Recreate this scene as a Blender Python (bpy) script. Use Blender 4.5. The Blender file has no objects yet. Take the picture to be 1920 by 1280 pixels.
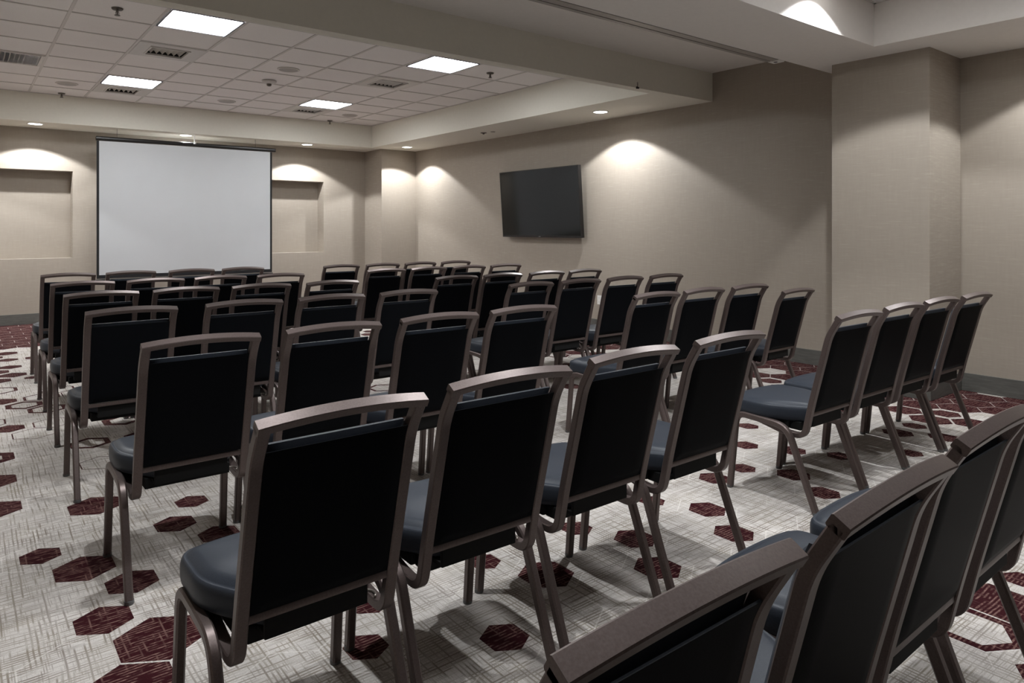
import bpy, bmesh, math, random
from mathutils import Vector, Matrix

S = bpy.context.scene
COL = S.collection
PI = math.pi
R = math.radians

# ------------------------------------------------------------------ materials
def nodes_of(name):
    m = bpy.data.materials.new(name)
    m.use_nodes = True
    nt = m.node_tree
    b = nt.nodes['Principled BSDF']
    return m, nt, b

def N(nt, kind, **kw):
    n = nt.nodes.new(kind)
    for k, v in kw.items():
        if k in n.inputs.keys() if isinstance(k, str) else False:
            n.inputs[k].default_value = v
        else:
            setattr(n, k, v)
    return n

def setin(b, **kw):
    for k, v in kw.items():
        b.inputs[k.replace('_', ' ')].default_value = v

def bump(nt, b, src, strength, dist=0.002):
    bp = nt.nodes.new('ShaderNodeBump')
    bp.inputs['Strength'].default_value = strength
    bp.inputs['Distance'].default_value = dist
    nt.links.new(src, bp.inputs['Height'])
    nt.links.new(bp.outputs['Normal'], b.inputs['Normal'])

def texco(nt, scale=(1, 1, 1), rot=(0, 0, 0), loc=(0, 0, 0), kind='Object'):
    tc = nt.nodes.new('ShaderNodeTexCoord')
    mp = nt.nodes.new('ShaderNodeMapping')
    mp.inputs['Scale'].default_value = scale
    mp.inputs['Rotation'].default_value = rot
    mp.inputs['Location'].default_value = loc
    nt.links.new(tc.outputs[kind], mp.inputs['Vector'])
    return mp.outputs['Vector']

def noise(nt, vec, scale, detail=3, rough=0.5):
    n = nt.nodes.new('ShaderNodeTexNoise')
    n.inputs['Scale'].default_value = scale
    n.inputs['Detail'].default_value = detail
    n.inputs['Roughness'].default_value = rough
    nt.links.new(vec, n.inputs['Vector'])
    return n.outputs['Fac']

def ramp(nt, fac, stops):
    r = nt.nodes.new('ShaderNodeValToRGB')
    e = r.color_ramp.elements
    while len(e) > len(stops):
        e.remove(e[-1])
    while len(e) < len(stops):
        e.new(0.5)
    for el, (p, c) in zip(e, stops):
        el.position = p
        el.color = (c[0], c[1], c[2], 1)
    nt.links.new(fac, r.inputs['Fac'])
    return r.outputs['Color']

def mixc(nt, fac, a, b, mode='MIX'):
    m = nt.nodes.new('ShaderNodeMix')
    m.data_type = 'RGBA'
    m.blend_type = mode
    for s, i in ((a, 6), (b, 7)):
        if isinstance(s, tuple):
            m.inputs[i].default_value = (s[0], s[1], s[2], 1)
        else:
            nt.links.new(s, m.inputs[i])
    if isinstance(fac, float):
        m.inputs[0].default_value = fac
    else:
        nt.links.new(fac, m.inputs[0])
    return m.outputs[2]

def math_n(nt, op, a, b=None, clamp=False):
    m = nt.nodes.new('ShaderNodeMath')
    m.operation = op
    m.use_clamp = clamp
    for i, s in enumerate((a, b)):
        if s is None:
            continue
        if isinstance(s, (int, float)):
            m.inputs[i].default_value = s
        else:
            nt.links.new(s, m.inputs[i])
    return m.outputs[0]

def flat(name, col, rough=0.6, metal=0.0, spec=0.5, nscale=None, namp=0.08, bmp=0.0):
    m, nt, b = nodes_of(name)
    b.inputs['Base Color'].default_value = (*col, 1)
    setin(b, Roughness=rough, Metallic=metal)
    b.inputs['Specular IOR Level'].default_value = spec
    if nscale:
        v = texco(nt)
        f = noise(nt, v, nscale, 4)
        c1 = tuple(max(0, c * (1 - namp)) for c in col)
        c2 = tuple(min(1, c * (1 + namp)) for c in col)
        nt.links.new(ramp(nt, f, [(0.3, c1), (0.7, c2)]), b.inputs['Base Color'])
        if bmp:
            bump(nt, b, f, bmp)
    return m

def emit(name, col, strength, shade=None):
    m, nt, b = nodes_of(name)
    b.inputs['Base Color'].default_value = (0.8, 0.8, 0.8, 1)
    b.inputs['Emission Color'].default_value = (*col, 1)
    b.inputs['Emission Strength'].default_value = strength
    return m

M = {}
M['paint'] = flat('cream_paint', (0.76, 0.735, 0.655), 0.85, nscale=30, namp=0.015, bmp=0.04)
M['paint_soffit'] = flat('off_white_paint', (0.80, 0.765, 0.725), 0.85, nscale=30, namp=0.015, bmp=0.04)

def tile_mat():
    m, nt, b = nodes_of('ceiling_tile_fissured')
    v = texco(nt)
    f = noise(nt, v, 160, 3, 0.6)
    g = noise(nt, v, 1.3, 2)
    c = ramp(nt, f, [(0.35, (0.80, 0.765, 0.75)), (0.62, (0.87, 0.84, 0.825))])
    c = mixc(nt, 0.25, c, ramp(nt, g, [(0.35, (0.80, 0.765, 0.745)), (0.65, (0.87, 0.84, 0.825))]))
    nt.links.new(c, b.inputs['Base Color'])
    setin(b, Roughness=0.95)
    bump(nt, b, f, 0.12, 0.001)
    return m
M['tile'] = tile_mat()
M['tbar'] = flat('white_tee_bar', (0.60, 0.565, 0.54), 0.5)

def wallpaper(name, rot):
    m, nt, b = nodes_of(name)
    v = texco(nt, (1, 1, 1), rot)
    # brushed diagonal strokes
    vs = texco(nt, (5, 5, 55), (rot[0] + R(27), rot[1] + R(24), 0))
    st = noise(nt, vs, 1.5, 3, 0.6)
    va = texco(nt, (38, 38, 5))
    sv = noise(nt, va, 1.4, 2, 0.5)
    big = noise(nt, v, 0.8, 2)
    c = ramp(nt, st, [(0.40, (0.335, 0.290, 0.242)), (0.60, (0.348, 0.302, 0.253)), (0.74, (0.415, 0.366, 0.309))])
    c2 = ramp(nt, sv, [(0.3, (0.325, 0.281, 0.234)), (0.7, (0.362, 0.316, 0.266))])
    c = mixc(nt, 0.4, c, c2)
    nt.links.new(c, b.inputs['Base Color'])
    rr = ramp(nt, st, [(0.4, (0.62, 0.62, 0.62)), (0.72, (0.42, 0.42, 0.42))])
    nt.links.new(rr, b.inputs['Roughness'])
    b.inputs['Specular IOR Level'].default_value = 0.45
    bump(nt, b, st, 0.05, 0.001)
    return m
M['wallpaper'] = wallpaper('beige_wallpaper', (0, 0, 0))

M['partition'] = flat('unseen_wall_darkened', (0.055, 0.042, 0.034), 0.7, nscale=6)  # invented dark tone for the unseen back wall, to darken the chair backs

def baseboard_mat():
    m, nt, b = nodes_of('grey_baseboard')
    v = texco(nt, (1, 1, 8))
    f = noise(nt, v, 9, 4, 0.6)
    nt.links.new(ramp(nt, f, [(0.3, (0.085, 0.083, 0.075)), (0.7, (0.130, 0.127, 0.116))]), b.inputs['Base Color'])
    setin(b, Roughness=0.5)
    return m
M['baseboard'] = baseboard_mat()

# ---------------------------------------------------------------- carpet
def scratch(nt, axis, per_m, along, width, keep, seed):
    """straight broken yarn lines: axis 0 = lines running along x, 1 = along y."""
    tc = nt.nodes.new('ShaderNodeTexCoord')
    sp = nt.nodes.new('ShaderNodeSeparateXYZ')
    nt.links.new(tc.outputs['Object'], sp.inputs[0])
    u, v = (sp.outputs[0], sp.outputs[1]) if axis == 0 else (sp.outputs[1], sp.outputs[0])
    cb = nt.nodes.new('ShaderNodeCombineXYZ')
    nt.links.new(math_n(nt, 'MULTIPLY', u, 3.0), cb.inputs[0])
    nt.links.new(math_n(nt, 'MULTIPLY', v, 2.0), cb.inputs[1])
    cb.inputs[2].default_value = seed
    wob = math_n(nt, 'MULTIPLY', math_n(nt, 'SUBTRACT', noise(nt, cb.outputs[0], 1.0, 2), 0.5), 0.022)
    vv = math_n(nt, 'MULTIPLY', math_n(nt, 'ADD', v, wob), per_m)
    row = math_n(nt, 'FLOOR', vv)
    fr = math_n(nt, 'ABSOLUTE', math_n(nt, 'SUBTRACT', math_n(nt, 'SUBTRACT', vv, row), 0.5))
    prof = math_n(nt, 'SUBTRACT', 1.0, math_n(nt, 'DIVIDE', fr, width), clamp=True)
    prof = math_n(nt, 'MULTIPLY', prof, 1.8, clamp=True)
    c2 = nt.nodes.new('ShaderNodeCombineXYZ')
    nt.links.new(math_n(nt, 'MULTIPLY', u, along), c2.inputs[0])
    nt.links.new(math_n(nt, 'MULTIPLY', row, 5.37), c2.inputs[1])
    c2.inputs[2].default_value = seed * 3.3
    n = noise(nt, c2.outputs[0], 1.0, 2, 0.6)
    on = math_n(nt, 'MULTIPLY', math_n(nt, 'SUBTRACT', n, keep), 9.0, clamp=True)
    return math_n(nt, 'MULTIPLY', prof, on)

LX0, LY0, PX, PY = 0.378, 2.683, 0.2477, 0.2262     # carpet lattice

def hexline(nt):
    """0..1 white line along the honeycomb edges."""
    tc = nt.nodes.new('ShaderNodeTexCoord')
    sp = nt.nodes.new('ShaderNodeSeparateXYZ')
    nt.links.new(tc.outputs['Object'], sp.inputs[0])
    x = math_n(nt, 'DIVIDE', math_n(nt, 'SUBTRACT', sp.outputs[0], LX0), PX)
    y = math_n(nt, 'DIVIDE', math_n(nt, 'SUBTRACT', sp.outputs[1], LY0), PY / 0.8660254)
    sq3 = 1.7320508
    def cellxy(ox, oy):
        a = math_n(nt, 'SUBTRACT', math_n(nt, 'FLOORED_MODULO', math_n(nt, 'ADD', x, 0.5 + ox), 1.0), 0.5)
        b = math_n(nt, 'SUBTRACT', math_n(nt, 'FLOORED_MODULO', math_n(nt, 'ADD', y, sq3 / 2 + oy), sq3), sq3 / 2)
        ax, ay = math_n(nt, 'ABSOLUTE', a), math_n(nt, 'ABSOLUTE', b)
        dd = math_n(nt, 'MAXIMUM', ax, math_n(nt, 'ADD', math_n(nt, 'MULTIPLY', ax, 0.5), math_n(nt, 'MULTIPLY', ay, 0.8660254)))
        return dd
    d = math_n(nt, 'MINIMUM', cellxy(0, 0), cellxy(0.5, sq3 / 2))
    e = math_n(nt, 'SUBTRACT', 0.5, d)                     # distance to edge in cells
    return math_n(nt, 'SUBTRACT', 1.0, math_n(nt, 'DIVIDE', e, 0.016), clamp=True)

def carpet_cream():
    m, nt, b = nodes_of('cream_crosshatch_carpet')
    v = texco(nt)
    fine = noise(nt, v, 420, 2, 0.6)
    base = ramp(nt, fine, [(0.3, (0.46, 0.428, 0.405)), (0.7, (0.715, 0.68, 0.652))])
    patch = noise(nt, v, 3.2, 3, 0.6)
    amt = ramp(nt, patch, [(0.30, (0.55, 0.55, 0.55)), (0.65, (1, 1, 1))])
    a = scratch(nt, 0, 78, 4.5, 0.29, 0.44, 3.1)
    c = scratch(nt, 1, 70, 4.5, 0.28, 0.46, 7.7)
    a2 = scratch(nt, 0, 150, 9.0, 0.32, 0.48, 13.1)
    c2 = scratch(nt, 1, 140, 9.0, 0.32, 0.50, 17.3)
    h = math_n(nt, 'MAXIMUM', math_n(nt, 'MAXIMUM', a, c), math_n(nt, 'MULTIPLY', math_n(nt, 'MAXIMUM', a2, c2), 0.7))
    h = math_n(nt, 'MULTIPLY', h, amt)
    h = math_n(nt, 'MULTIPLY', h, 0.9)
    hue = noise(nt, v, 5.0, 2)
    lc = ramp(nt, hue, [(0.35, (0.17, 0.14, 0.115)), (0.62, (0.23, 0.195, 0.145))])
    col = mixc(nt, h, base, lc)
    hl = hexline(nt)
    gate = noise(nt, texco(nt, loc=(4, 9, 0)), 2.4, 2)
    gt = ramp(nt, gate, [(0.42, (0, 0, 0)), (0.52, (1, 1, 1))])
    wl = math_n(nt, 'MULTIPLY', math_n(nt, 'MULTIPLY', hl, gt), 0.5)
    col = mixc(nt, wl, col, (0.80, 0.765, 0.73))
    nt.links.new(col, b.inputs['Base Color'])
    setin(b, Roughness=0.97)
    b.inputs['Specular IOR Level'].default_value = 0.1
    bump(nt, b, fine, 0.5, 0.003)
    return m

def carpet_red():
    m, nt, b = nodes_of('burgundy_streaked_carpet')
    v = texco(nt)
    fine = noise(nt, v, 420, 2, 0.6)
    base = ramp(nt, fine, [(0.3, (0.016, 0.0024, 0.0038)), (0.7, (0.048, 0.0082, 0.0118))])
    a = scratch(nt, 0, 75, 16.0, 0.30, 0.42, 5.1)
    c = scratch(nt, 1, 60, 8.0, 0.20, 0.52, 9.7)
    brk = noise(nt, texco(nt, (60, 160, 1)), 1.0, 2)
    bk = ramp(nt, brk, [(0.40, (0.25, 0.25, 0.25)), (0.60, (1, 1, 1))])
    a = math_n(nt, 'MULTIPLY', a, bk)
    h = math_n(nt, 'MULTIPLY', math_n(nt, 'MAXIMUM', a, math_n(nt, 'MULTIPLY', c, 0.6)), 0.60)
    col = mixc(nt, h, base, (0.33, 0.20, 0.17))
    hl = math_n(nt, 'MULTIPLY', hexline(nt), 0.7)
    col = mixc(nt, hl, col, (0.74, 0.69, 0.66))
    nt.links.new(col, b.inputs['Base Color'])
    setin(b, Roughness=0.97)
    b.inputs['Specular IOR Level'].default_value = 0.1
    bump(nt, b, fine, 0.5, 0.003)
    return m
M['carpet'] = carpet_cream()
M['carpet_red'] = carpet_red()

def metal_mat():
    m, nt, b = nodes_of('bronze_brown_metal')
    v = texco(nt, (1, 1, 1))
    f = noise(nt, v, 260, 3, 0.6)
    nt.links.new(ramp(nt, f, [(0.3, (0.096, 0.071, 0.066)), (0.7, (0.130, 0.100, 0.093))]), b.inputs['Base Color'])
    setin(b, Roughness=0.38, Metallic=0.5)
    b.inputs['Specular IOR Level'].default_value = 0.5
    return m
M['metal'] = metal_mat()

def vinyl_mat(name, c1, c2, spec, rough):
    m, nt, b = nodes_of(name)
    v = texco(nt)
    f = noise(nt, v, 300, 3, 0.55)
    nt.links.new(ramp(nt, f, [(0.3, c1), (0.7, c2)]), b.inputs['Base Color'])
    setin(b, Roughness=rough)
    b.inputs['Specular IOR Level'].default_value = spec
    bump(nt, b, f, 0.10, 0.0006)
    return m
M['vinyl'] = vinyl_mat('black_vinyl_shaded', (0.0042, 0.0046, 0.0056), (0.0066, 0.0072, 0.0088), 0.018, 0.46)  # shaded copy of the chair vinyl, darkened for the rear panels
M['vinyl_lit'] = vinyl_mat('black_vinyl_lit', (0.026, 0.031, 0.041), (0.034, 0.040, 0.052), 0.18, 0.42)  # same vinyl, lighter and bluer: ceiling light painted into the colour
M['black_board'] = flat('black_underside', (0.006, 0.006, 0.006), 0.7, spec=0.2, nscale=80)
M['rubber'] = flat('grey_glide', (0.10, 0.10, 0.10), 0.45, nscale=60)
M['screen'] = flat('matte_white_screen', (0.62, 0.64, 0.66), 0.9, nscale=4, namp=0.01)
M['screen_black'] = flat('black_screen_border', (0.008, 0.008, 0.010), 0.7, nscale=40)
M['case_black'] = flat('black_case_metal', (0.012, 0.011, 0.010), 0.35, nscale=40)
M['tv_glass'] = flat('dark_tv_glass', (0.006, 0.0066, 0.0062), 0.10, nscale=3, namp=0.02)
M['tv_bezel'] = flat('black_tv_bezel', (0.010, 0.009, 0.009), 0.3, nscale=30)
M['tv_logo'] = flat('silver_mark', (0.45, 0.45, 0.45), 0.3, 0.6, nscale=30)
M['white_plastic'] = flat('white_plastic', (0.82, 0.81, 0.78), 0.4, nscale=40, namp=0.01)
M['dark_slot'] = flat('dark_slot', (0.015, 0.013, 0.012), 0.7, nscale=40)
M['vent_dark'] = flat('dark_duct', (0.012, 0.011, 0.010), 0.8, nscale=20)
M['vent_white'] = flat('white_vent_metal', (0.62, 0.59, 0.56), 0.45, nscale=30, namp=0.02)
M['track'] = flat('brushed_track_aluminium', (0.36, 0.335, 0.31), 0.45, 0.3, nscale=25)
M['chrome'] = flat('aged_chrome', (0.30, 0.27, 0.24), 0.35, 0.8, nscale=40)
M['brass'] = flat('dull_sprinkler_metal', (0.13, 0.115, 0.10), 0.45, 0.6, nscale=60)
M['lit_panel'] = emit('lit_diffuser', (0.97, 0.985, 1.0), 38.0)
M['lit_panel_near'] = emit('lit_diffuser_near', (0.97, 0.985, 1.0), 29.0)
M['lit_lens'] = emit('lit_lens', (1.0, 0.97, 0.93), 14.0)
M['frame_dark'] = flat('dark_light_frame', (0.10, 0.10, 0.12), 0.5, nscale=30)

# ------------------------------------------------------------------ mesh helpers
def obj(name, bm, mats, parent=None, smooth=False, loc=None, angle=None):
    me = bpy.data.meshes.new(name)
    bmesh.ops.recalc_face_normals(bm, faces=bm.faces[:])
    if smooth:
        for f in bm.faces:
            f.smooth = True
        if angle:
            for e in bm.edges:
                if len(e.link_faces) == 2 and e.calc_face_angle(0) > angle:
                    e.smooth = False
    bm.to_mesh(me)
    bm.free()
    if not isinstance(mats, (list, tuple)):
        mats = [mats]
    for m in mats:
        me.materials.append(m)
    o = bpy.data.objects.new(name, me)
    COL.objects.link(o)
    if parent:
        o.parent = parent
    if loc:
        o.location = loc
    return o

def tag(o, label, cat, group=None):
    o['label'] = label
    o['category'] = cat
    if group:
        o['group'] = group
    return o

def thing(name, label, cat, loc=(0, 0, 0), rotz=0, group=None):
    o = bpy.data.objects.new(name, None)
    o.empty_display_size = 0.1
    COL.objects.link(o)
    o.location = loc
    o.rotation_euler = (0, 0, rotz)
    return tag(o, label, cat, group)

def struct(name, bm, m, smooth=False):
    o = obj(name, bm, m, smooth=smooth)
    o['kind'] = 'structure'
    return o

def box(bm, x0, x1, y0, y1, z0, z1, mi=0, bevel=0.0):
    vs = [bm.verts.new(p) for p in ((x0, y0, z0), (x1, y0, z0), (x1, y1, z0), (x0, y1, z0),
                                    (x0, y0, z1), (x1, y0, z1), (x1, y1, z1), (x0, y1, z1))]
    fs = [bm.faces.new([vs[i] for i in q]) for q in ((0, 3, 2, 1), (4, 5, 6, 7), (0, 1, 5, 4), (1, 2, 6, 5), (2, 3, 7, 6), (3, 0, 4, 7))]
    for f in fs:
        f.material_index = mi
    if bevel:
        es = {e for f in fs for e in f.edges}
        r = bmesh.ops.bevel(bm, geom=list(es), offset=bevel, segments=2, affect='EDGES', profile=0.6)
        for f in r['faces']:
            f.material_index = mi
    return vs

def new():
    return bmesh.new()

def one_box(*a, **k):
    bm = new()
    box(bm, *a, **k)
    return bm

def lathe(bm, prof, n=24, c=(0, 0, 0), mi=0, cap=True):
    """prof: list of (r, z)."""
    rings = []
    for r, z in prof:
        rings.append([bm.verts.new((c[0] + r * math.cos(2 * PI * i / n), c[1] + r * math.sin(2 * PI * i / n), c[2] + z)) for i in range(n)])
    for a, b in zip(rings, rings[1:]):
        for i in range(n):
            bm.faces.new((a[i], a[(i + 1) % n], b[(i + 1) % n], b[i])).material_index = mi
    if cap:
        bm.faces.new(rings[0]).material_index = mi
        bm.faces.new(rings[-1]).material_index = mi

def rsec(w, h, r, n=3):
    """rounded rectangle section, (u, v) points."""
    pts = []
    for cx, cy, a0 in ((w / 2 - r, h / 2 - r, 0), (-w / 2 + r, h / 2 - r, 90), (-w / 2 + r, -h / 2 + r, 180), (w / 2 - r, -h / 2 + r, 270)):
        for i in range(n + 1):
            a = R(a0 + 90 * i / n)
            pts.append((cx + r * math.cos(a), cy + r * math.sin(a)))
    return pts

def sweep(bm, path, sec, U=None, cap=True, taper=None):
    """sweep section along path; U = fixed side direction (u axis)."""
    P = [Vector(p) for p in path]
    rings = []
    for i, p in enumerate(P):
        t = (P[min(i + 1, len(P) - 1)] - P[max(i - 1, 0)]).normalized()
        u = (U - t * U.dot(t)).normalized()
        v = t.cross(u)
        k = taper[i] if taper else 1.0
        rings.append([bm.verts.new(p + u * a * k + v * b * k) for a, b in sec])
    n = len(sec)
    for a, b in zip(rings, rings[1:]):
        for i in range(n):
            bm.faces.new((a[i], a[(i + 1) % n], b[(i + 1) % n], b[i]))
    if cap:
        bm.faces.new(rings[0])
        bm.faces.new(rings[-1])

def fillet(pts, rads, seg=6):
    """polyline with rounded corners (rads per inner vertex)."""
    P = [Vector(p) for p in pts]
    out = [P[0]]
    for i in range(1, len(P) - 1):
        r = rads[i - 1]
        if r <= 0:
            out.append(P[i])
            continue
        d0 = (P[i - 1] - P[i]); d1 = (P[i + 1] - P[i])
        l = min(r, d0.length * 0.48, d1.length * 0.48)
        a = P[i] + d0.normalized() * l
        b = P[i] + d1.normalized() * l
        for k in range(seg + 1):
            t = k / seg
            out.append(a * (1 - t) ** 2 + P[i] * 2 * t * (1 - t) + b * t * t)
    out.append(P[-1])
    return out

# ------------------------------------------------------------------ room numbers (metres; camera stands at x=0, y=0)
XL, XR, XR2 = -0.75, 6.422, 6.372
YF, YN = 11.592, -5.5
ZS, ZT, ZU = 2.679, 3.045, 2.9875
XT0, XT1, YT1 = 0.12, 5.529, 10.893          # far tray
YB0, YB1 = 4.646, 4.765                      # beam
YS0, YS1 = 2.4827, 3.151                     # header slab
XT2 = 5.4376                                 # near tray right side
ZT2 = 3.0
XC, YC0, YC1 = 5.778, 2.2275, 2.986          # column on the right
XC1, YC2 = 5.748, 10.956                     # far corner pilaster
BH = 0.1434                                  # baseboard

# ---- floor: honeycomb carpet, one mesh
FILL = {(3, -1): 0.55, (2, 0): 0.80, (1, 0): 0.67, (0, 0): 0.67, (-1, 0): 0.97, (-2, 0): 0.97, (5, 0): 0.85, (4, 2): 0.55, (3, 1): 0.64,
        (2, 2): 0.62, (8, -1): 0.85, (6, -1): 0.82, (-2, 5): 0.46, (-3, 5): 0.75, (-4, 4): 0.56, (-2, 7): 0.5, (-3, 7): 0.64, (-4, 7): 0.66,
        (-3, 9): 0.62, (-2, 9): 0.45, (-2, 3): 0.5, (-3, 2): 0.5, (-1, 13): 0.55, (0, 15): 0.5, (-2, 14): 0.6, (-3, 14): 0.52,
        (-3, 17): 0.66, (-4, 16): 0.5, (-3, 12): 0.63, (-4, 12): 0.6, (-5, 13): 0.62, (-2, 12): 0.52, (-2, 11): 0.6, (-4, 9): 0.62,
        (26, 0): 0.67, (24, 0): 0.72, (23, -1): 0.84, (22, 0): 0.81, (21, -1): 0.79, (-5, 6): 0.45}
RING = {(16, 0): (0.92, 0.62), (17, 0): (0.95, 0.8), (15, 0): (0.95, 0.7), (13, 0): (0.95, 0.88), (12, 0): (0.96, 0.9), (10, 1): (0.85, 0.6),
        (8, 1): (0.85, 0.8), (19, -1): (0.96, 0.75), (10, -1): (0.96, 0.5), (-8, 9): (0.97, 0.72), (-8, 10): (0.97, 0.0)}
CLEAR = [(-1, 4, -9, 0)]                     # bare stretch by the aisle seats (row range, col range)

def build_floor():
    rnd = random.Random(11)
    bm = new()
    cache = {}
    def V(x, y):
        k = (round(x, 4), round(y, 4))
        if k not in cache:
            cache[k] = bm.verts.new((x, y, 0))
        return cache[k]
    ang = [R(90 + 60 * i) for i in range(6)]
    sx = PX / math.sqrt(3); sy = PY / 1.5
    r0, r1 = int((YN - LY0) / PY) - 3, int((YF - LY0) / PY) + 3
    c0, c1 = int((XL - LX0) / PX) - 3, int((XR - LX0) / PX) + 4
    for r in range(r0, r1):
        for c in range(c0, c1):
            cx = LX0 + PX * (c + 0.5 * (r % 2)); cy = LY0 + PY * r
            def ringp(s):
                return [(cx + sx * s * math.cos(a), cy + sy * s * math.sin(a)) for a in ang]
            # border strip: burgundy runs along the walls
            edge = min(YF - cy, XR - cx, cx - XL, cy - YN)
            far = YF - cy
            kind, s, q = None, 0, 0
            a, bq, d = rnd.random(), rnd.random(), rnd.random()
            if (r, c) in FILL:
                kind, s = 'fill', FILL[(r, c)]
            elif (r, c) in RING:
                kind = 'ring'; s, q = RING[(r, c)]
            elif far < 2.15 or (XR - cx) < 0.85:
                if a < 0.86:
                    kind, s = 'fill', 1.0
            elif far < 3.1 or (XR - cx) < 1.35:
                if a < 0.45:
                    kind, s = 'fill', 0.7 + 0.28 * bq
            elif -10 <= r <= 9:
                known = cx < 4.6
                if not known and a < 0.35:
                    kind, s = 'fill', 0.45 + 0.4 * bq
                elif known and 6 <= r <= 9 and cx > 0.9 and a < 0.25:
                    kind, s = 'fill', 0.45 + 0.4 * bq
                elif known and r < -4 and a < 0.25:
                    kind, s = 'fill', 0.45 + 0.4 * bq
            else:
                if a < 0.22:
                    kind, s = 'fill', 0.45 + 0.45 * bq
                elif a < 0.42 and 3.9 < cy < 7.6:
                    kind, s, q = 'ring', 0.95, 0.55 + 0.35 * bq
            out = [V(*p) for p in ringp(1.0)]
            if kind is None or s >= 0.999:
                bm.faces.new(out).material_index = 1 if kind == 'fill' else 0
                continue
            inn = [V(*p) for p in ringp(s)]
            for i in range(6):
                bm.faces.new((out[i], out[(i + 1) % 6], inn[(i + 1) % 6], inn[i])).material_index = 0
            if kind == 'fill' or q <= 0:
                bm.faces.new(inn).material_index = 1
            else:
                core = [V(*p) for p in ringp(q)]
                for i in range(6):
                    bm.faces.new((inn[i], inn[(i + 1) % 6], core[(i + 1) % 6], core[i])).material_index = 1
                bm.faces.new(core).material_index = 0
    # trim to the room
    for co, no in (((XL - .05, 0, 0), (-1, 0, 0)), ((XR + .05, 0, 0), (1, 0, 0)), ((0, YN - .05, 0), (0, -1, 0)), ((0, YF + .3, 0), (0, 1, 0))):
        bmesh.ops.bisect_plane(bm, geom=bm.verts[:] + bm.edges[:] + bm.faces[:], plane_co=co, plane_no=no, clear_outer=True)
    for f in bm.faces:
        if f.normal.z < 0:
            f.normal_flip()
    me = bpy.data.meshes.new('floor')
    bm.to_mesh(me); bm.free()
    me.materials.append(M['carpet']); me.materials.append(M['carpet_red'])
    o = bpy.data.objects.new('floor', me)
    COL.objects.link(o)
    o['kind'] = 'structure'
build_floor()

# ---- walls
T = 0.2
ND = 0.26                                    # niche depth
NICHES = [(0.30, 1.256, 0.888, 2.107), (4.00, 4.966, 0.893, 2.107)]
bm = new()
xs = [XL - T, NICHES[0][0], NICHES[0][1], NICHES[1][0], NICHES[1][1], XR + T]
ZC = 3.3
def q(bm, pts, mi=0):
    bm.faces.new([bm.verts.new(p) for p in pts]).material_index = mi
for i in range(5):
    xa, xb = xs[i], xs[i + 1]
    if i in (1, 3):
        z0, z1 = NICHES[0 if i == 1 else 1][2:]
        q(bm, [(xa, YF, 0), (xb, YF, 0), (xb, YF, z0), (xa, YF, z0)])
        q(bm, [(xa, YF, z1), (xb, YF, z1), (xb, YF, ZC), (xa, YF, ZC)])
        yb = YF + ND
        q(bm, [(xa, yb, z0), (xb, yb, z0), (xb, yb, z1), (xa, yb, z1)])
        q(bm, [(xa, YF, z0), (xb, YF, z0), (xb, yb, z0), (xa, yb, z0)])
        q(bm, [(xa, YF, z1), (xb, YF, z1), (xb, yb, z1), (xa, yb, z1)])
        q(bm, [(xa, YF, z0), (xa, yb, z0), (xa, yb, z1), (xa, YF, z1)])
        q(bm, [(xb, YF, z0), (xb, yb, z0), (xb, yb, z1), (xb, YF, z1)])
    else:
        q(bm, [(xa, YF, 0), (xb, YF, 0), (xb, YF, ZC), (xa, YF, ZC)])
# outer shell behind
yo = YF + 0.4
q(bm, [(XL - T, yo, 0), (XR + T, yo, 0), (XR + T, yo, ZC), (XL - T, yo, ZC)])
q(bm, [(XL - T, YF, ZC), (XR + T, YF, ZC), (XR + T, yo, ZC), (XL - T, yo, ZC)])
q(bm, [(XL - T, YF, 0), (XL - T, yo, 0), (XL - T, yo, ZC), (XL - T, YF, ZC)])
q(bm, [(XR + T, YF, 0), (XR + T, yo, 0), (XR + T, yo, ZC), (XR + T, YF, ZC)])
bmesh.ops.remove_doubles(bm, verts=bm.verts[:], dist=1e-5)
struct('wall_front', bm, M['wallpaper'])
bm = new()
box(bm, XR, XR + T, YC1, YF, 0, ZC)
box(bm, XR2, XR + T, YN, YC0, 0, ZC)
struct('wall_right', bm, M['wallpaper'])
struct('wall_left', one_box(XL - T, XL, YN, YF, 0, ZC), M['wallpaper'])
struct('wall_back', one_box(XL - T, XR + T, YN - T, YN, 0, ZC), M['partition'])  # unseen wall, set far back and dark so chair backs get less light
struct('wall_right_column', one_box(XC, XR + T, YC0, YC1, 0, ZC), M['wallpaper'])
struct('wall_front_corner', one_box(XC1, XR, YC2, YF, 0, ZC), M['wallpaper'])

# ---- baseboards
def bb(name, boxes):
    bm = new()
    for b in boxes:
        box(bm, *b, bevel=0.003)
    struct(name, bm, M['baseboard'])
t = 0.014
bb('baseboard_front', [(XL, XC1, YF - t, YF, 0, BH), (XC1 - t, XC1, YC2 - t, YF - t, 0, BH), (XC1, XR - t, YC2 - t, YC2, 0, BH)])
bb('baseboard_right', [(XR - t, XR, YC1 + t, YC2 - t, 0, BH), (XC, XR, YC1, YC1 + t, 0, BH), (XC - t, XC, YC0 - t, YC1 + t, 0, BH),
                       (XC, XR2 - t, YC0 - t, YC0, 0, BH), (XR2 - t, XR2, YN, YC0 - t, 0, BH)])
bb('baseboard_left', [(XL, XL + t, YN, YF - t, 0, BH)])
bb('baseboard_back', [(XL + t, XR2 - t, YN, YN + t, 0, BH)])

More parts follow.
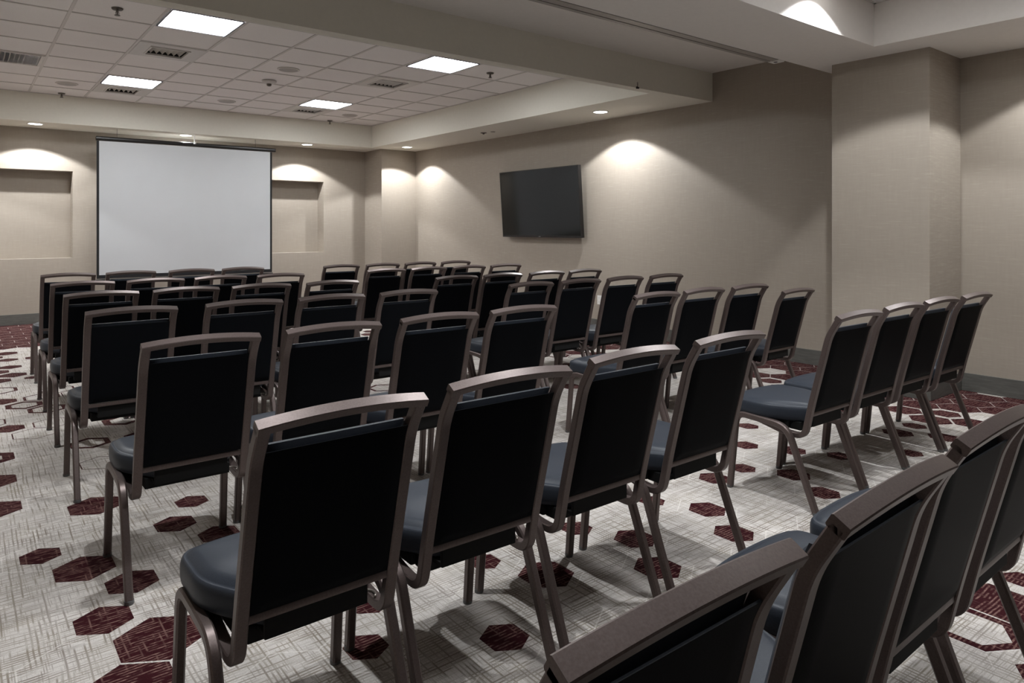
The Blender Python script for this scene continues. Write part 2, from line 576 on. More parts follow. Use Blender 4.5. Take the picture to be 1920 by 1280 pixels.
# ---- ceilings
def grid_ceiling(name, x0, x1, y0, y1, z, gx, gy, pitch=0.6096, holes=()):
    """lay-in tiles with tee bars; tiles are separate faces pushed up between the bars, one mesh."""
    bm = new()
    def lines(a, b, g):
        k = math.ceil((a - g) / pitch + 1e-6)
        L = [a]
        while g + k * pitch < b - 1e-6:
            L.append(g + k * pitch); k += 1
        L.append(b)
        return L
    lx, ly = lines(x0, x1, gx), lines(y0, y1, gy)
    h = 0.006
    for i in range(len(lx) - 1):
        for j in range(len(ly) - 1):
            xa, xb, ya, yb = lx[i], lx[i + 1], ly[j], ly[j + 1]
            if any(abs((xa + xb) / 2 - hx) < 0.2 and abs((ya + yb) / 2 - hy) < 0.2 for hx, hy in holes):
                continue
            q(bm, [(xa, ya, z + h), (xb, ya, z + h), (xb, yb, z + h), (xa, yb, z + h)], 0)
    w = 0.012
    for x in lx[1:-1]:
        box(bm, x - w, x + w, y0, y1, z, z + h - 0.001, 1)
    for y in ly[1:-1]:
        for i in range(len(lx) - 1):
            xa = lx[i] + (w if i else 0); xb = lx[i + 1] - (w if i < len(lx) - 2 else 0)
            box(bm, xa, xb, y - w, y + w, z + 0.0005, z + h - 0.001, 1)
    # wall angle
    for b in ((x0, x1, y0, y0 + 0.02), (x0, x1, y1 - 0.02, y1), (x0, x0 + 0.02, y0, y1), (x1 - 0.02, x1, y0, y1)):
        box(bm, *b, z - 0.001, z + h - 0.001, 1)
    q(bm, [(x0, y0, z + 0.16), (x1, y0, z + 0.16), (x1, y1, z + 0.16), (x0, y1, z + 0.16)], 0)
    struct(name, bm, [M['tile'], M['tbar']])
GX, GY = 1.6146, 6.3446                        # centre of the first light
PT = 0.6096
L_FAR = [(GX, GY), (GX, GY + 5 * PT), (GX + 4 * PT, GY), (GX + 4 * PT, GY + 5 * PT)]
V_FAR = [(GX, GY + 2 * PT), (GX, GY + 6 * PT), (GX + 4 * PT, GY + 2 * PT), (GX + 4 * PT, GY + 6 * PT)]
RET = (GX - 2 * PT, GY + 4 * PT)
grid_ceiling('ceiling', XT0, XT1, YB1, YT1, ZT, GX - PT / 2, GY - PT / 2, holes=L_FAR + V_FAR + [RET])
XN0, YN0 = 0.12, -4.6                          # near tray
L_NEAR = [(GX, 0.95), (GX + 4 * PT, 0.95)]
grid_ceiling('ceiling_near', XN0, XT2, YN0, YS0, ZT2, GX - PT / 2, 0.95 - PT / 2, holes=L_NEAR)

# soffits and beam (painted gypsum)
ZC2 = 3.25
bm = new(); box(bm, XL, XR, YT1, YF, ZS, ZC2); struct('trim_1', bm, M['paint'])                      # above the screen wall
bm = new(); box(bm, XT1, XR, YB1, YT1, ZS, ZC2); struct('trim_2', bm, M['paint'])                    # right soffit
bm = new(); box(bm, XL, XT0, YB1, YT1, ZS, ZC2); struct('trim_3', bm, M['paint'])                    # left soffit
bm = new(); box(bm, XL, XR, YB0, YB1, ZS, ZC2); struct('trim_4', bm, M['paint'])                     # beam
bm = new(); box(bm, XL, XR, YS1, YB0, ZU, ZC2); struct('ceiling_middle', bm, M['paint_soffit'])      # raised strip behind the header
bm = new(); box(bm, XL, XR, YS0, YS1, ZS, ZC2); struct('trim_5', bm, M['paint_soffit'])              # header carrying the partition track
bm = new(); box(bm, XT2, XR, YN, YS0, ZS, ZC2); struct('trim_6', bm, M['paint_soffit'])              # near right soffit
bm = new(); box(bm, XL, XN0, YN, YS0, ZS, ZC2); struct('trim_7', bm, M['paint_soffit'])              # near left soffit
bm = new(); box(bm, XN0, XT2, YN, YN0, ZS, ZC2); struct('trim_8', bm, M['paint_soffit'])             # near back soffit

# ------------------------------------------------------------------ ceiling fixtures
def light_panel(x, y, z, label, group=None, mat='lit_panel'):
    t = thing('ceiling_light', label, 'ceiling light', (x, y, z), 0, group)
    h = 0.285
    bm = new()
    for b in ((-h, h, -h, -h + 0.012), (-h, h, h - 0.012, h), (-h, -h + 0.012, -h + 0.012, h - 0.012), (h - 0.012, h, -h + 0.012, h - 0.012)):
        box(bm, *b, -0.004, 0.09)
    obj('frame', bm, M['frame_dark'], t)
    obj('diffuser', one_box(-h + 0.012, h - 0.012, -h + 0.012, h - 0.012, 0.002, 0.012), M[mat], t)
    return t
lab = ['square ceiling light panel nearest the camera on the left, beside the beam', 'square ceiling light panel at far left, nearest the projection screen',
       'square ceiling light panel nearest the beam on the right', 'square ceiling light panel at far right, toward the screen wall']
for (x, y), l in zip(L_FAR, lab):
    light_panel(x, y, ZT, l, 'square ceiling light panels')

for x, y in L_NEAR:
    light_panel(x, y, ZT2, 'square ceiling light panel in the near bay behind the header, above the camera', 'near bay light panels', 'lit_panel_near')

def diffuser(x, y, z, label):
    t = thing('air_diffuser', label, 'air vent', (x, y, z), 0, 'square supply air vents')
    bm = new()
    h, a = 0.292, 0.165
    for b in ((-h, h, -h, -a), (-h, h, a, h), (-h, -a, -a, a), (a, h, -a, a)):
        box(bm, *b, -0.003, 0.005)
    # raised lip
    for b in ((-a - .014, a + .014, -a - .014, -a), (-a - .014, a + .014, a, a + .014), (-a - .014, -a, -a, a), (a, a + .014, -a, a)):
        box(bm, *b, -0.012, -0.003)
    obj('panel', bm, M['vent_white'], t)
    bm = new()
    box(bm, -a - .004, a + .004, -a - .004, a + .004, 0.10, 0.15)
    for b in ((-a - .004, a + .004, -a - .004, -a), (-a - .004, a + .004, a, a + .004), (-a - .004, -a, -a, a), (a, a + .004, -a, a)):
        box(bm, *b, 0.0052, 0.0995)
    obj('duct', bm, M['vent_dark'], t)
    for k in range(6):
        bm = new()
        cx = -a + 0.034 + k * 0.053
        ca, sa = math.cos(R(48)), math.sin(R(48))
        pts = []
        for j in range(6):
            u = -0.5 + j / 5
            pts.append((cx + u * 0.040 * ca, 0.020 - u * 0.040 * sa + 0.008 * (1 - (2 * u) ** 2)))
        for p0, p1 in zip(pts, pts[1:]):
            q(bm, [(p0[0], -a, p0[1]), (p1[0], -a, p1[1]), (p1[0], a, p1[1]), (p0[0], a, p0[1])])
            q(bm, [(p0[0], -a, p0[1] + .003), (p1[0], -a, p1[1] + .003), (p1[0], a, p1[1] + .003), (p0[0], a, p0[1] + .003)])
        obj('slat', bm, M['vent_white'], t)
vl = ['square louvred ceiling vent just beyond the big left light panel', 'square louvred ceiling vent tucked behind the far left light panel',
      'square louvred ceiling vent beside the right light panel near the beam', 'square louvred ceiling vent behind the far right light panel']
for (x, y), l in zip(V_FAR, vl):
    diffuser(x, y, ZT, l)
# return grille at the left edge of the frame
t = thing('air_return_grille', 'long slotted return air grille at the left edge of the ceiling', 'air vent', (RET[0], RET[1], ZT))
h = 0.29
bm = new()
for b in ((-h, h, -h, -h + 0.03), (-h, h, h - 0.03, h), (-h, -h + 0.03, -h + 0.03, h - 0.03), (h - 0.03, h, -h + 0.03, h - 0.03)):
    box(bm, *b, -0.005, 0.006)
obj('frame', bm, M['vent_white'], t)
obj('duct', one_box(-h + .03, h - .03, -h + .03, h - .03, 0.10, 0.15), M['vent_dark'], t)
for k in range(13):
    cx = -h + 0.05 + k * 0.0405
    bm = new()
    vs = box(bm, cx - 0.002, cx + 0.002, -h + .03, h - .03, -0.002, 0.045)
    for v in vs[4:]:
        v.co.x += 0.016
    obj('slat', bm, M['vent_white'], t)

LAMPS = []
def downlight(x, y, z, label, group='round recessed downlights', power=165.0, spot=122):
    t = thing('recessed_downlight', label, 'downlight', (x, y, z), 0, group)
    bm = new()
    lathe(bm, [(0.078, 0.0), (0.098, 0.0), (0.099, -0.004), (0.092, -0.007), (0.080, -0.006), (0.078, 0.0)], 32, cap=False)
    obj('trim_ring', bm, M['white_plastic'], t, True)
    bm = new(); lathe(bm, [(0.0785, -0.003), (0.0785, -0.0035), (0.05, -0.006), (0.01, -0.0065)], 32)
    obj('lens', bm, M['lit_lens'], t, True)
    ld = bpy.data.lights.new('downlight_lamp', 'SPOT')
    ld.energy = power; ld.spot_size = R(spot); ld.spot_blend = 0.16; ld.shadow_soft_size = 0.03
    ld.color = (0.95, 0.98, 1.0)
    lo = bpy.data.objects.new('downlight_lamp', ld)
    COL.objects.link(lo); lo.location = (x, y, z - 0.012)
    lo.parent = None
    LAMPS.append(lo)
Y1 = 11.13
for x, l in ((0.786, 'round recessed downlight in the soffit above the left wall niche'), (2.63, 'round recessed downlight in the soffit directly above the projection screen'),
             (4.483, 'round recessed downlight in the soffit above the right wall niche')):
    downlight(x, Y1, ZS, l)
downlight(5.946, 10.43, ZS, 'round recessed downlight in the soffit at the far right corner of the room')
downlight(5.946, 5.87, ZS, 'round recessed downlight in the right soffit, nearest the beam')
for y in (10.43, 5.87):
    downlight(-0.28, y, ZS, 'round recessed downlight in the left soffit', 'left soffit downlights')
downlight(5.946, 1.31, ZS, 'round recessed downlight in the near right soffit', 'near bay downlights', 100)
for x in (0.85, 2.7, 4.55):
    downlight(x, 2.245, ZT2, 'round recessed downlight in the near bay ceiling beside the header', 'near bay downlights', 150, 117)

def sprinkler(x, y, label):
    t = thing('ceiling_sprinkler', label, 'sprinkler', (x, y, ZT), 0, 'pendant sprinklers')
    bm = new(); lathe(bm, [(0.004, 0.003), (0.042, 0.003), (0.042, -0.001), (0.036, -0.009), (0.014, -0.012)], 24)
    obj('escutcheon', bm, M['brass'], t, True)
    bm = new()
    lathe(bm, [(0.010, -0.010), (0.010, -0.028), (0.006, -0.03), (0.006, -0.05)], 14)
    for s in (-1, 1):
        box(bm, s * 0.011 - 0.002, s * 0.011 + 0.002, -0.002, 0.002, -0.05, -0.026)
    lathe(bm, [(0.020, -0.050), (0.022, -0.052), (0.020, -0.054)], 16)
    obj('head', bm, M['brass'], t, True, angle=R(40))
sprinkler(0.986, 6.316, 'small pendant sprinkler left of the big left ceiling light')
sprinkler(1.039, 10.72, 'small pendant sprinkler at the far left edge of the tiled ceiling')
sprinkler(4.683, 6.349, 'small pendant sprinkler right of the light panel near the beam')
sprinkler(4.715, 10.76, 'small pendant sprinkler at the far right end of the tiled ceiling')
t = thing('smoke_detector', 'round white smoke detector with dark tip in the middle of the ceiling', 'smoke detector', (2.878, 8.30, ZT))
bm = new(); lathe(bm, [(0.02, 0), (0.085, 0.0), (0.085, -0.012), (0.07, -0.028), (0.03, -0.034)], 28)
obj('base', bm, M['vent_white'], t, True, angle=R(40))
bm = new(); lathe(bm, [(0.028, -0.034), (0.026, -0.055), (0.014, -0.062)], 18)
obj('sensor_tip', bm, M['brass'], t, True, angle=R(50))
for (x, y), l in (((2.841, 7.578), 'round speaker grille in the ceiling between the smoke detector and the beam'),
                  ((1.02, 9.97), 'round speaker grille in the ceiling left of the far left light'),
                  ((2.886, 10.0), 'round speaker grille in the ceiling above the projection screen'),
                  ((4.738, 10.07), 'round speaker grille in the ceiling right of the far right light')):
    bm = new(); lathe(bm, [(0.02, 0.004), (0.118, 0.004), (0.118, -0.003), (0.108, -0.006), (0.02, -0.006)], 32)
    t = thing('ceiling_speaker', l, 'ceiling speaker', (x, y, ZT), 0, 'ceiling speaker grilles')
    obj('rim', bm, M['vent_white'], t, True, angle=R(40))
    bm = new(); lathe(bm, [(0.004, -0.006), (0.100, -0.006), (0.099, -0.0075), (0.004, -0.0085)], 32)
    obj('mesh_cover', bm, flat('speaker_mesh', (0.40, 0.375, 0.36), 0.7, nscale=400, namp=0.2), t, True, angle=R(40))

# small fittings on the soffit above the television
t = thing('ceiling_fitting', 'small dark ceiling fitting on the right soffit above the television', 'ceiling fitting', (5.951, 8.12, ZS))
bm = new(); lathe(bm, [(0.004, 0), (0.045, 0.0), (0.043, -0.006), (0.02, -0.010), (0.012, -0.022), (0.004, -0.024)], 20, c=(-0.02, 0.08, 0))
obj('plate', bm, M['brass'], t, True, angle=R(40))
bm = new(); lathe(bm, [(0.004, 0), (0.035, 0.0), (0.033, -0.005), (0.012, -0.009)], 20, c=(0.02, -0.09, 0))
obj('button', bm, M['chrome'], t, True, angle=R(40))

# partition track under the header
t = thing('partition_track', 'long grey partition track running along the header across the ceiling', 'track', (0, YS1, ZS))
bm = new()
box(bm, XL + 0.01, 5.24, 0.002, 0.062, -0.004, 0.06)
box(bm, XL + 0.01, 5.24, 0.074, 0.108, -0.004, 0.06)
box(bm, XL + 0.01, 5.24, 0.002, 0.108, 0.03, 0.0601)
obj('rail', bm, M['track'], t)
obj('slot', one_box(XL + 0.02, 5.235, 0.0625, 0.0735, 0.006, 0.029), M['dark_slot'], t)
bm = new()
box(bm, 5.24, 5.33, 0.001, 0.10, -0.008, 0.05, bevel=0.006)
eb = obj('end_bracket', bm, M['white_plastic'], t)
bm = new(); lathe(bm, [(0.016, -0.0085), (0.016, -0.0095), (0.002, -0.010)], 16, c=(5.275, 0.05, 0))
obj('bolt_hole', bm, M['dark_slot'], eb, True)
# bracket at the beam edge
t = thing('beam_bracket', 'tiny black bracket at the lower edge of the beam near the right soffit', 'bracket', (5.216, YB0, ZS))
bm = new(); box(bm, -0.004, 0.004, -0.006, -0.0005, 0.0, 0.055); obj('stem', bm, M['chrome'], t)
bm = new(); box(bm, -0.022, -0.006, -0.016, -0.0005, -0.012, 0.010, bevel=0.003); box(bm, 0.002, 0.012, -0.014, -0.0005, -0.010, 0.008, bevel=0.002)
obj('clip', bm, M['dark_slot'], t)

# ------------------------------------------------------------------ projection screen
ys = 11.00
XS = 2.80 * ys / YF
def zk(z):
    return H0 + (z - H0) * ys / YF
H0 = 1.3045
t = thing('projection_screen', 'large white pull-down projection screen with black border', 'projection screen', (XS, ys, 0.52))
k = ys / YF
xa, xb = 1.547 * k + 0.0, 4.067 * k
za, zb = zk(0.58), zk(2.562)
zt = zk(2.598)
bm = new()
box(bm, xa + 0.03 - XS, xb - 0.03 - XS, -0.002, 0.002, za + 0.05 - 0.52, zb - 0.52)
fab = obj('screen_fabric', bm, M['screen'], t)
bm = new()
box(bm, xa - XS, xa + 0.03 - XS, -0.0025, 0.0025, za - 0.52, zb - 0.52)
box(bm, xb - 0.03 - XS, xb - XS, -0.0025, 0.0025, za - 0.52, zb - 0.52)
box(bm, xa + 0.03 - XS, xb - 0.03 - XS, -0.0025, 0.0025, za - 0.52, za + 0.05 - 0.52)
obj('border', bm, M['screen_black'], fab)
bm = new()
sec = rsec(0.075, 0.06, 0.022, 4)
sweep(bm, [(xa - 0.004 - XS, 0.02, zt - 0.52), (xb + 0.055 - XS, 0.02, zt - 0.52)], [(a, b) for a, b in sec], Vector((0, 1, 0)))
obj('case', bm, M['case_black'], t, True, angle=R(40))
bm = new()
sweep(bm, [(xa - 0.01 - XS, 0, za - 0.02 - 0.52), (xb + 0.01 - XS, 0, za - 0.02 - 0.52)], rsec(0.03, 0.03, 0.01, 3), Vector((0, 1, 0)))
obj('weight_bar', bm, M['case_black'], t, True, angle=R(40))
bm = new()
box(bm, -0.006, 0.006, -0.004, 0.008, zt + 0.02 - 0.52, ZS - 0.52)
box(bm, -0.014, 0.014, -0.034, -0.022, zt + 0.01 - 0.52, zt + 0.04 - 0.52, bevel=0.003)
hg = obj('hook', bm, M['white_plastic'], t)
hg.location = (0.06, 0, 0)
for x in (xa + 0.25, xb - 0.25):
    obj('hanger', one_box(x - XS - 0.002, x - XS + 0.002, 0.02, 0.024, zt + 0.02 - 0.52, ZS - 0.52), M['case_black'], t)
# ------------------------------------------------------------------ television
W, Hh = 1.672, 0.945
t = thing('television', 'large black flat-screen television mounted on the right wall, switched off', 'television', (6.325, 7.412, 1.181), 0)
tv = Matrix.Rotation(R(-4.0), 4, 'Y')
def tvobj(name, bm, m, parent):
    bmesh.ops.transform(bm, matrix=tv, verts=bm.verts[:])
    return obj(name, bm, m, parent)
bz = 0.014
bm = new(); box(bm, 0.002, 0.045, -W / 2, W / 2, 0, Hh, bevel=0.004); sh = tvobj('shell', bm, M['tv_bezel'], t)
bm = new()
for b in ((-W / 2, W / 2, 0, 0.026), (-W / 2, W / 2, Hh - bz, Hh), (-W / 2, -W / 2 + bz, 0.026, Hh - bz), (W / 2 - bz, W / 2, 0.026, Hh - bz)):
    box(bm, -0.006, 0.002, b[0], b[1], b[2], b[3])
bez = tvobj('bezel', bm, M['tv_bezel'], t)
bm = new(); box(bm, -0.0035, 0.0019, -W / 2 + bz, W / 2 - bz, 0.026, Hh - bz); tvobj('screen_panel', bm, M['tv_glass'], t)
bm = new(); box(bm, -0.0072, -0.006, -0.022, 0.022, 0.009, 0.015); tvobj('logo_mark', bm, M['tv_logo'], bez)
bm = new()
box(bm, 0.078, XR - 6.325, -0.35, 0.35, 0.28, 0.66)
box(bm, 0.03, 0.08, -0.24, -0.20, 0.2, 0.72); box(bm, 0.03, 0.08, 0.20, 0.24, 0.2, 0.72)
obj('wall_mount', bm, M['case_black'], t)

# ------------------------------------------------------------------ wall outlet
t = thing('wall_outlet', 'white electrical outlet low on the right wall behind the chairs', 'outlet', (XR, 6.356, 0.392))
bm = new(); box(bm, -0.006, 0.0, -0.036, 0.036, -0.058, 0.058, bevel=0.002); pl = obj('cover_plate', bm, M['white_plastic'], t)
for s in (-1, 1):
    bm = new(); box(bm, -0.008, -0.006, -0.016, 0.016, s * 0.026 - 0.014, s * 0.026 + 0.014, bevel=0.0015)
    so = obj('socket', bm, M['white_plastic'], t)
    bm = new()
    for y in (-0.006, 0.006):
        box(bm, -0.0085, -0.008, y - 0.001, y + 0.001, s * 0.026 - 0.004, s * 0.026 + 0.006)
    obj('slots', bm, M['dark_slot'], so)

# ------------------------------------------------------------------ chair (origin on the floor under the seat; rail at y = -OY)
OY = 0.30
def yz(pts, x):
    return [(x, y - OY, z) for y, z in pts]

def seat_outline():
    """half-outline of the cushion seen from above, rear to front."""
    pts = []
    half = fillet([(0.0, 0.168, 0), (0.112, 0.168, 0), (0.158, 0.235, 0), (0.224, 0.35, 0), (0.222, 0.560, 0), (0.10, 0.578, 0), (0.0, 0.580, 0)],
                  [0.03, 0.05, 0.08, 0.065, 0.05], 5)
    right = [(p.x, p.y) for p in half]
    left = [(-x, y) for x, y in reversed(right[1:-1])]
    return right + left

def cushion():
    bm = new()
    O = seat_outline()
    cx, cy = 0.0, 0.375
    n = len(O)
    # normals for offsetting
    def off(d):
        out = []
        for i in range(n):
            a = Vector(O[i - 1]); b = Vector(O[(i + 1) % n])
            tt = (b - a).normalized()
            nrm = Vector((tt.y, -tt.x))
            p = Vector(O[i]) - nrm * d
            out.append((p.x, p.y))
        return out
    def zt(x, y):
        return 0.012 * max(0.0, 1 - (x / 0.23) ** 2) * max(0.0, 1 - ((y - cy) / 0.22) ** 2)
    layers = [(0.012, 0.386), (0.002, 0.394), (0.0, 0.410), (0.0, 0.436), (0.003, 0.449), (0.0075, 0.4555), (0.010, 0.4560), (0.014, 0.4555),
              (0.018, 0.4580), (0.028, 0.4625), (0.045, 0.466)]
    rings = []
    for d, z in layers:
        pts = off(d)
        rings.append([bm.verts.new((x, y - OY, z + (zt(x, y) if z > 0.4605 else 0))) for x, y in pts])
    for s in (0.72, 0.48, 0.24):
        pts = off(0.045)
        ring = []
        for x, y in pts:
            X, Y = x * s, cy + (y - cy) * s
            ring.append(bm.verts.new((X, Y - OY, 0.466 + zt(X, Y))))
        rings.append(ring)
    for a, b in zip(rings, rings[1:]):
        for i in range(n):
            bm.faces.new((a[i], a[(i + 1) % n], b[(i + 1) % n], b[i]))
    bm.faces.new(rings[0])
    c = bm.verts.new((0, cy - OY, 0.466 + zt(0, cy)))
    for i in range(n):
        bm.faces.new((rings[-1][i], rings[-1][(i + 1) % n], c))
    return bm

# side profile of the back post (y, z)
POST = [(0.004, 0.897), (0.050, 0.820), (0.134, 0.490), (0.168, 0.335), (0.255, 0.335), (0.40, 0.367), (0.545, 0.392)]
def post_path():
    p = fillet([(0, y, z) for y, z in POST], [0.035, 0.06, 0.055, 0.045, 0.04], 7)
    return [(v.y, v.z) for v in p]
PP = post_path()
def post_y(z):
    """y of the back plane at height z."""
    if z > 0.82:
        return 0.004 + (0.897 - z) * (0.046 / 0.077)
    return 0.050 + (0.82 - z) * (0.084 / 0.33)

def pad(z0, z1, hw, yo, th, r, puff):
    """upholstered slab between the posts following the recline; yo = offset of its mid plane."""
    bm = new()
    nx, nz = 14, 14
    grid = {}
    for side in (0, 1):
        for i in range(nx + 1):
            for j in range(nz + 1):
                u = -1 + 2 * i / nx; w = -1 + 2 * j / nz
                x = hw * u; z = (z0 + z1) / 2 + (z1 - z0) / 2 * w
                # rounded edge profile
                ex = min(1, (1 - abs(u)) * hw / r); ez = min(1, (1 - abs(w)) * (z1 - z0) / 2 / r)
                e = math.sqrt(max(0, 1 - (1 - ex) ** 2)) * math.sqrt(max(0, 1 - (1 - ez) ** 2))
                d = th / 2 * (0.30 + 0.70 * e) + puff * (1 - u * u) * (1 - w * w)
                y = post_y(min(z, 0.84)) + yo + (d if side else -d)
                if side and (i in (0, nx) or j in (0, nz)):
                    pass
                grid[(side, i, j)] = bm.verts.new((x, y - OY, z))
    for side in (0, 1):
        for i in range(nx):
            for j in range(nz):
                bm.faces.new([grid[(side, a, b)] for a, b in ((i, j), (i + 1, j), (i + 1, j + 1), (i, j + 1))])
    border = [(i, 0) for i in range(nx)] + [(nx, j) for j in range(nz)] + [(i, nz) for i in range(nx, 0, -1)] + [(0, j) for j in range(nz, 0, -1)]
    for a, b in zip(border, border[1:] + border[:1]):
        bm.faces.new((grid[(0, *a)], grid[(0, *b)], grid[(1, *b)], grid[(1, *a)]))
    return bm

GRP = 'black banquet chairs in rows'
def make_chair():
    t = thing('banquet_chair', 'x', 'chair', (0, 0, 0), 0, GRP)
    Ux = Vector((1, 0, 0))
    obj('seat', cushion(), M['vinyl_lit'], t, True, angle=R(60))['label'] = 'black vinyl seat cushion with overhead light put into its colour'
    # black seat board
    bm = new(); box(bm, -0.166, 0.166, 0.262 - OY, 0.52 - OY, 0.350, 0.3865, bevel=0.006)
    box(bm, -0.150, 0.150, 0.208 - OY, 0.268 - OY, 0.346, 0.3865, bevel=0.004)
    box(bm, -0.128, 0.128, 0.157 - OY, 0.1675 - OY, 0.372, 0.440, bevel=0.003)
    box(bm, -0.128, 0.128, 0.1668 - OY, 0.214 - OY, 0.372, 0.385, bevel=0.002)
    obj('seat_board', bm, M['black_board'], t)
    for s in (-1, 1):
        bm = new()
        sweep(bm, yz(PP, s * 0.185), rsec(0.030, 0.025, 0.003, 1), Ux)
        obj('back_post', bm, M['metal'], t, True, angle=R(32))
    # arched top rail
    bm = new()
    a = Vector((0, -0.512, 0.859)); fdir = Vector((0, 0.859, 0.512))
    path = []
    for i in range(25):
        x = -0.20 + 0.40 * i / 24
        h = 0.016 * (1 - (x / 0.2) ** 2)
        p = Vector((x, 0.003 - OY, 0.898)) + a * h
        path.append(p)
    rings = []
    sec = rsec(0.031, 0.021, 0.0022, 1)
    for i, p in enumerate(path):
        rings.append([bm.verts.new(p + fdir * u + a * v) for u, v in sec])
    for r0, r1 in zip(rings, rings[1:]):
        for i in range(len(sec)):
            bm.faces.new((r0[i], r0[(i + 1) % len(sec)], r1[(i + 1) % len(sec)], r1[i]))
    bm.faces.new(rings[0]); bm.faces.new(rings[-1])
    obj('top_rail', bm, M['metal'], t, True, angle=R(32))
    # lower bar
    bm = new()
    zb = 0.440
    sweep(bm, [(-0.172, post_y(zb) - OY - 0.001, zb), (0.172, post_y(zb) - OY - 0.001, zb)], rsec(0.018, 0.020, 0.003, 2), Vector((0, 1, 0)))
    obj('lower_bar', bm, M['metal'], t, True, angle=R(35))
    # upholstered back: front cushion and rear panel
    obj('backrest', pad(0.462, 0.848, 0.1685, 0.016, 0.040, 0.022, 0.006), M['vinyl_lit'], t, True, angle=R(70))  # lit vinyl copy stands in for the highlight along the top roll
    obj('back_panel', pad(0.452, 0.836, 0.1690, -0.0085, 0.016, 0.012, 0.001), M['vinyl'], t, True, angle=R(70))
    # legs: each side is a bent tube; front and rear halves meet under the seat
    sec = rsec(0.027, 0.029, 0.005, 1)
    for s in (-1, 1):
        def X(k):
            return s * (0.2170 + k)
        fr = fillet([(X(0.004), 0.548 - OY, 0.010), (X(0.001), 0.512 - OY, 0.384), (X(0), 0.375 - OY, 0.378)], [0.055], 8)
        bm = new(); sweep(bm, fr, sec, Ux)
        l1 = obj('leg', bm, M['metal'], t, True, angle=R(32))
        rr = fillet([(X(0), 0.375 - OY, 0.378), (X(0.001), 0.238 - OY, 0.371), (X(0.004), 0.095 - OY, 0.010)], [0.060], 8)
        bm = new(); sweep(bm, rr, sec, Ux)
        l2 = obj('leg', bm, M['metal'], t, True, angle=R(32))
        for l, y in ((l1, 0.549), (l2, 0.0935)):
            bm = new(); lathe(bm, [(0.004, 0.0), (0.0150, 0.0), (0.0165, 0.004), (0.0160, 0.014), (0.006, 0.0145)], 16, c=(X(0.004), y - OY, 0))
            obj('glide', bm, M['rubber'], l, True, angle=R(50))
    # ganging hook under the right rear corner
    bm = new()
    pth = [(0.165 + 0.020 * math.cos(R(a)), 0.232 - OY + 0.0 + 0.025 * math.sin(R(a)), 0.352) for a in range(-60, 200, 20)]
    sweep(bm, pth, rsec(0.006, 0.006, 0.002, 2), Vector((0, 0, 1)))
    obj('ganging_hook', bm, M['chrome'], t, True)
    return t

def copy_tree(o, parent=None):
    c = o.copy()
    COL.objects.link(c)
    if parent:
        c.parent = parent
    for ch in list(o.children):
        copy_tree(ch, c)
    return c

# rail centre x, y and turn in degrees, row by row
LEFT = [  # from the screen wall towards the camera
    [(0.733, 7.035, 0.0), (1.215, 7.064, 0.1), (1.722, 7.048, 0.1), (2.200, 7.072, 0.0)],
    [(0.704, 5.891, 0.1), (1.184, 5.894, 0.2), (1.664, 5.911, 0.0), (2.148, 5.895, 0.2)],
    [(0.682, 4.881, 0.2), (1.163, 4.887, 0.0), (1.644, 4.874, -0.1), (2.156, 4.859, 0.1)],
    [(0.663, 3.816, -0.3), (1.201, 3.825, -0.3), (1.696, 3.832, -0.3), (2.205, 3.834, -0.2)],
    [(0.685, 2.648, 0.0), (1.189, 2.658, -0.2), (1.701, 2.677, -0.3), (2.186, 2.677, -1.1)],
    [(0.672, 1.438, 0.4), (1.167, 1.475, -0.6), (1.691, 1.509, 0.3), (2.215, 1.520, -0.1)],
    [(0.626, 0.472, -0.5), (1.140, 0.480, 1.6), (1.660, 0.511, 1.2), (2.165, 0.525, 1.0)]]
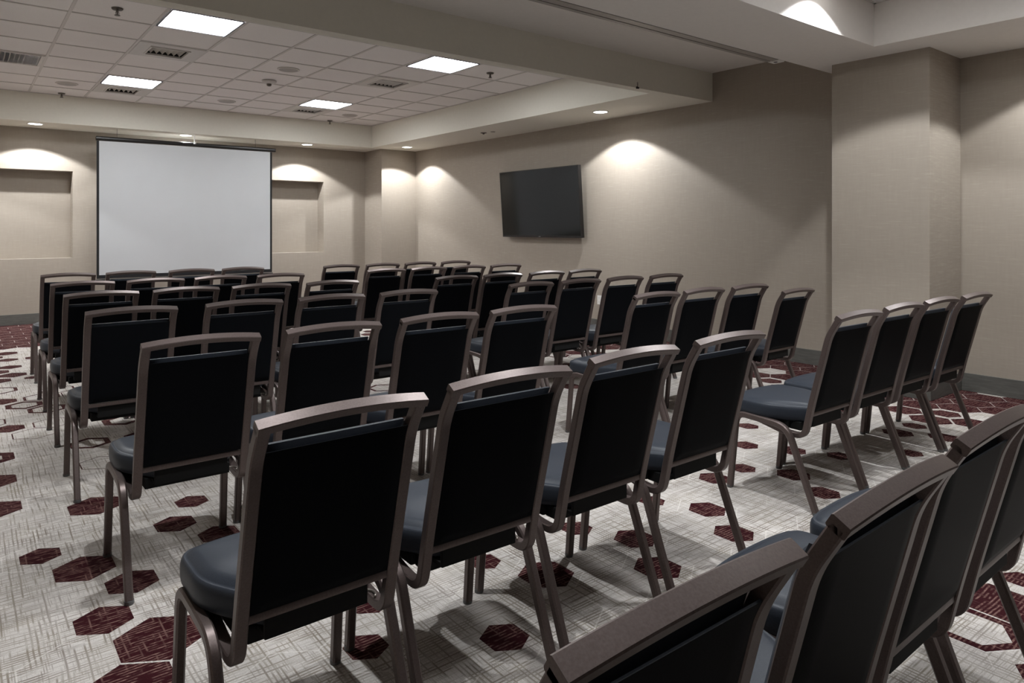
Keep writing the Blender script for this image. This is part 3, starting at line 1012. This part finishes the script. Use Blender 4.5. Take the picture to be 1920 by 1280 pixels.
RIGHT = [
    [(3.163, 6.913, 0.2), (3.643, 6.907, 0.2), (4.123, 6.916, 0.1), (4.603, 6.914, 0.0)],
    [(3.180, 5.959, 0.1), (3.660, 5.976, 0.1), (4.140, 5.972, 0.1), (4.620, 5.973, 0.0)],
    [(3.170, 4.747, 0.2), (3.651, 4.760, 0.0), (4.132, 4.742, 0.0), (4.613, 4.746, -0.2)],
    [(3.211, 3.852, -0.2), (3.700, 3.853, 0.1), (4.184, 3.849, -0.2), (4.673, 3.835, -0.4)],
    [(3.289, 2.770, 0.2), (3.770, 2.786, 0.1), (4.259, 2.771, -0.1), (4.750, 2.700, 0.0)],
    [(3.279, 1.559, -0.5), (3.800, 1.582, -0.6), (4.281, 1.585, -0.9), (4.765, 1.574, -0.7)]]
ORD = ['first', 'second', 'third', 'fourth', 'fifth', 'sixth', 'seventh']
SEATL = ['leftmost seat', 'second seat from left', 'third seat from left', 'aisle seat at right end']
SEATR = ['aisle seat at left end', 'second seat from left', 'third seat from left', 'rightmost seat by the wall']
chair0 = make_chair()
first = True
for block, rows, seats in (('left', LEFT, SEATL), ('right', RIGHT, SEATR)):
    for i, row in enumerate(rows):
        for j, (x, y, a) in enumerate(row):
            o = chair0 if first else copy_tree(chair0)
            first = False
            an = R(a)
            o.location = (x - math.sin(an) * OY, y + math.cos(an) * OY, 0)
            o.rotation_euler = (0, 0, an)
            o['label'] = 'black vinyl chair, %s block, %s row from the screen, %s' % (block, ORD[i], seats[j])
            if block == 'right' and i == 4 and j == 3:
                o.scale = (1, 1, 0.945)
                o['label'] = 'slightly lower black vinyl chair, right block, fifth row from the screen, rightmost by wall'

# ------------------------------------------------------------------ world, camera, view
w = bpy.data.worlds.new('world')
S.world = w
w.use_nodes = True
w.node_tree.nodes['Background'].inputs['Color'].default_value = (0.9, 0.95, 1, 1)
w.node_tree.nodes['Background'].inputs['Strength'].default_value = 0.0

cam = bpy.data.cameras.new('camera')
co = bpy.data.objects.new('camera', cam)
COL.objects.link(co)
F, CY, YAW, H = 1317.6, 428.0, 0.6666, 1.3045
cam.sensor_fit = 'HORIZONTAL'
cam.sensor_width = 36.0
cam.lens = F / 1920 * 36.0
cam.shift_x = 0.0
cam.shift_y = -(640 - CY) / 1920.0
cam.clip_start = 0.05
co.location = (0, 0, H)
co.rotation_euler = (R(90), 0, -YAW)
S.camera = co

vs = S.view_settings
vs.view_transform = 'Standard'
vs.look = 'None'
vs.gamma = 1.0
vs.exposure = 0.0
vs.use_curve_mapping = False
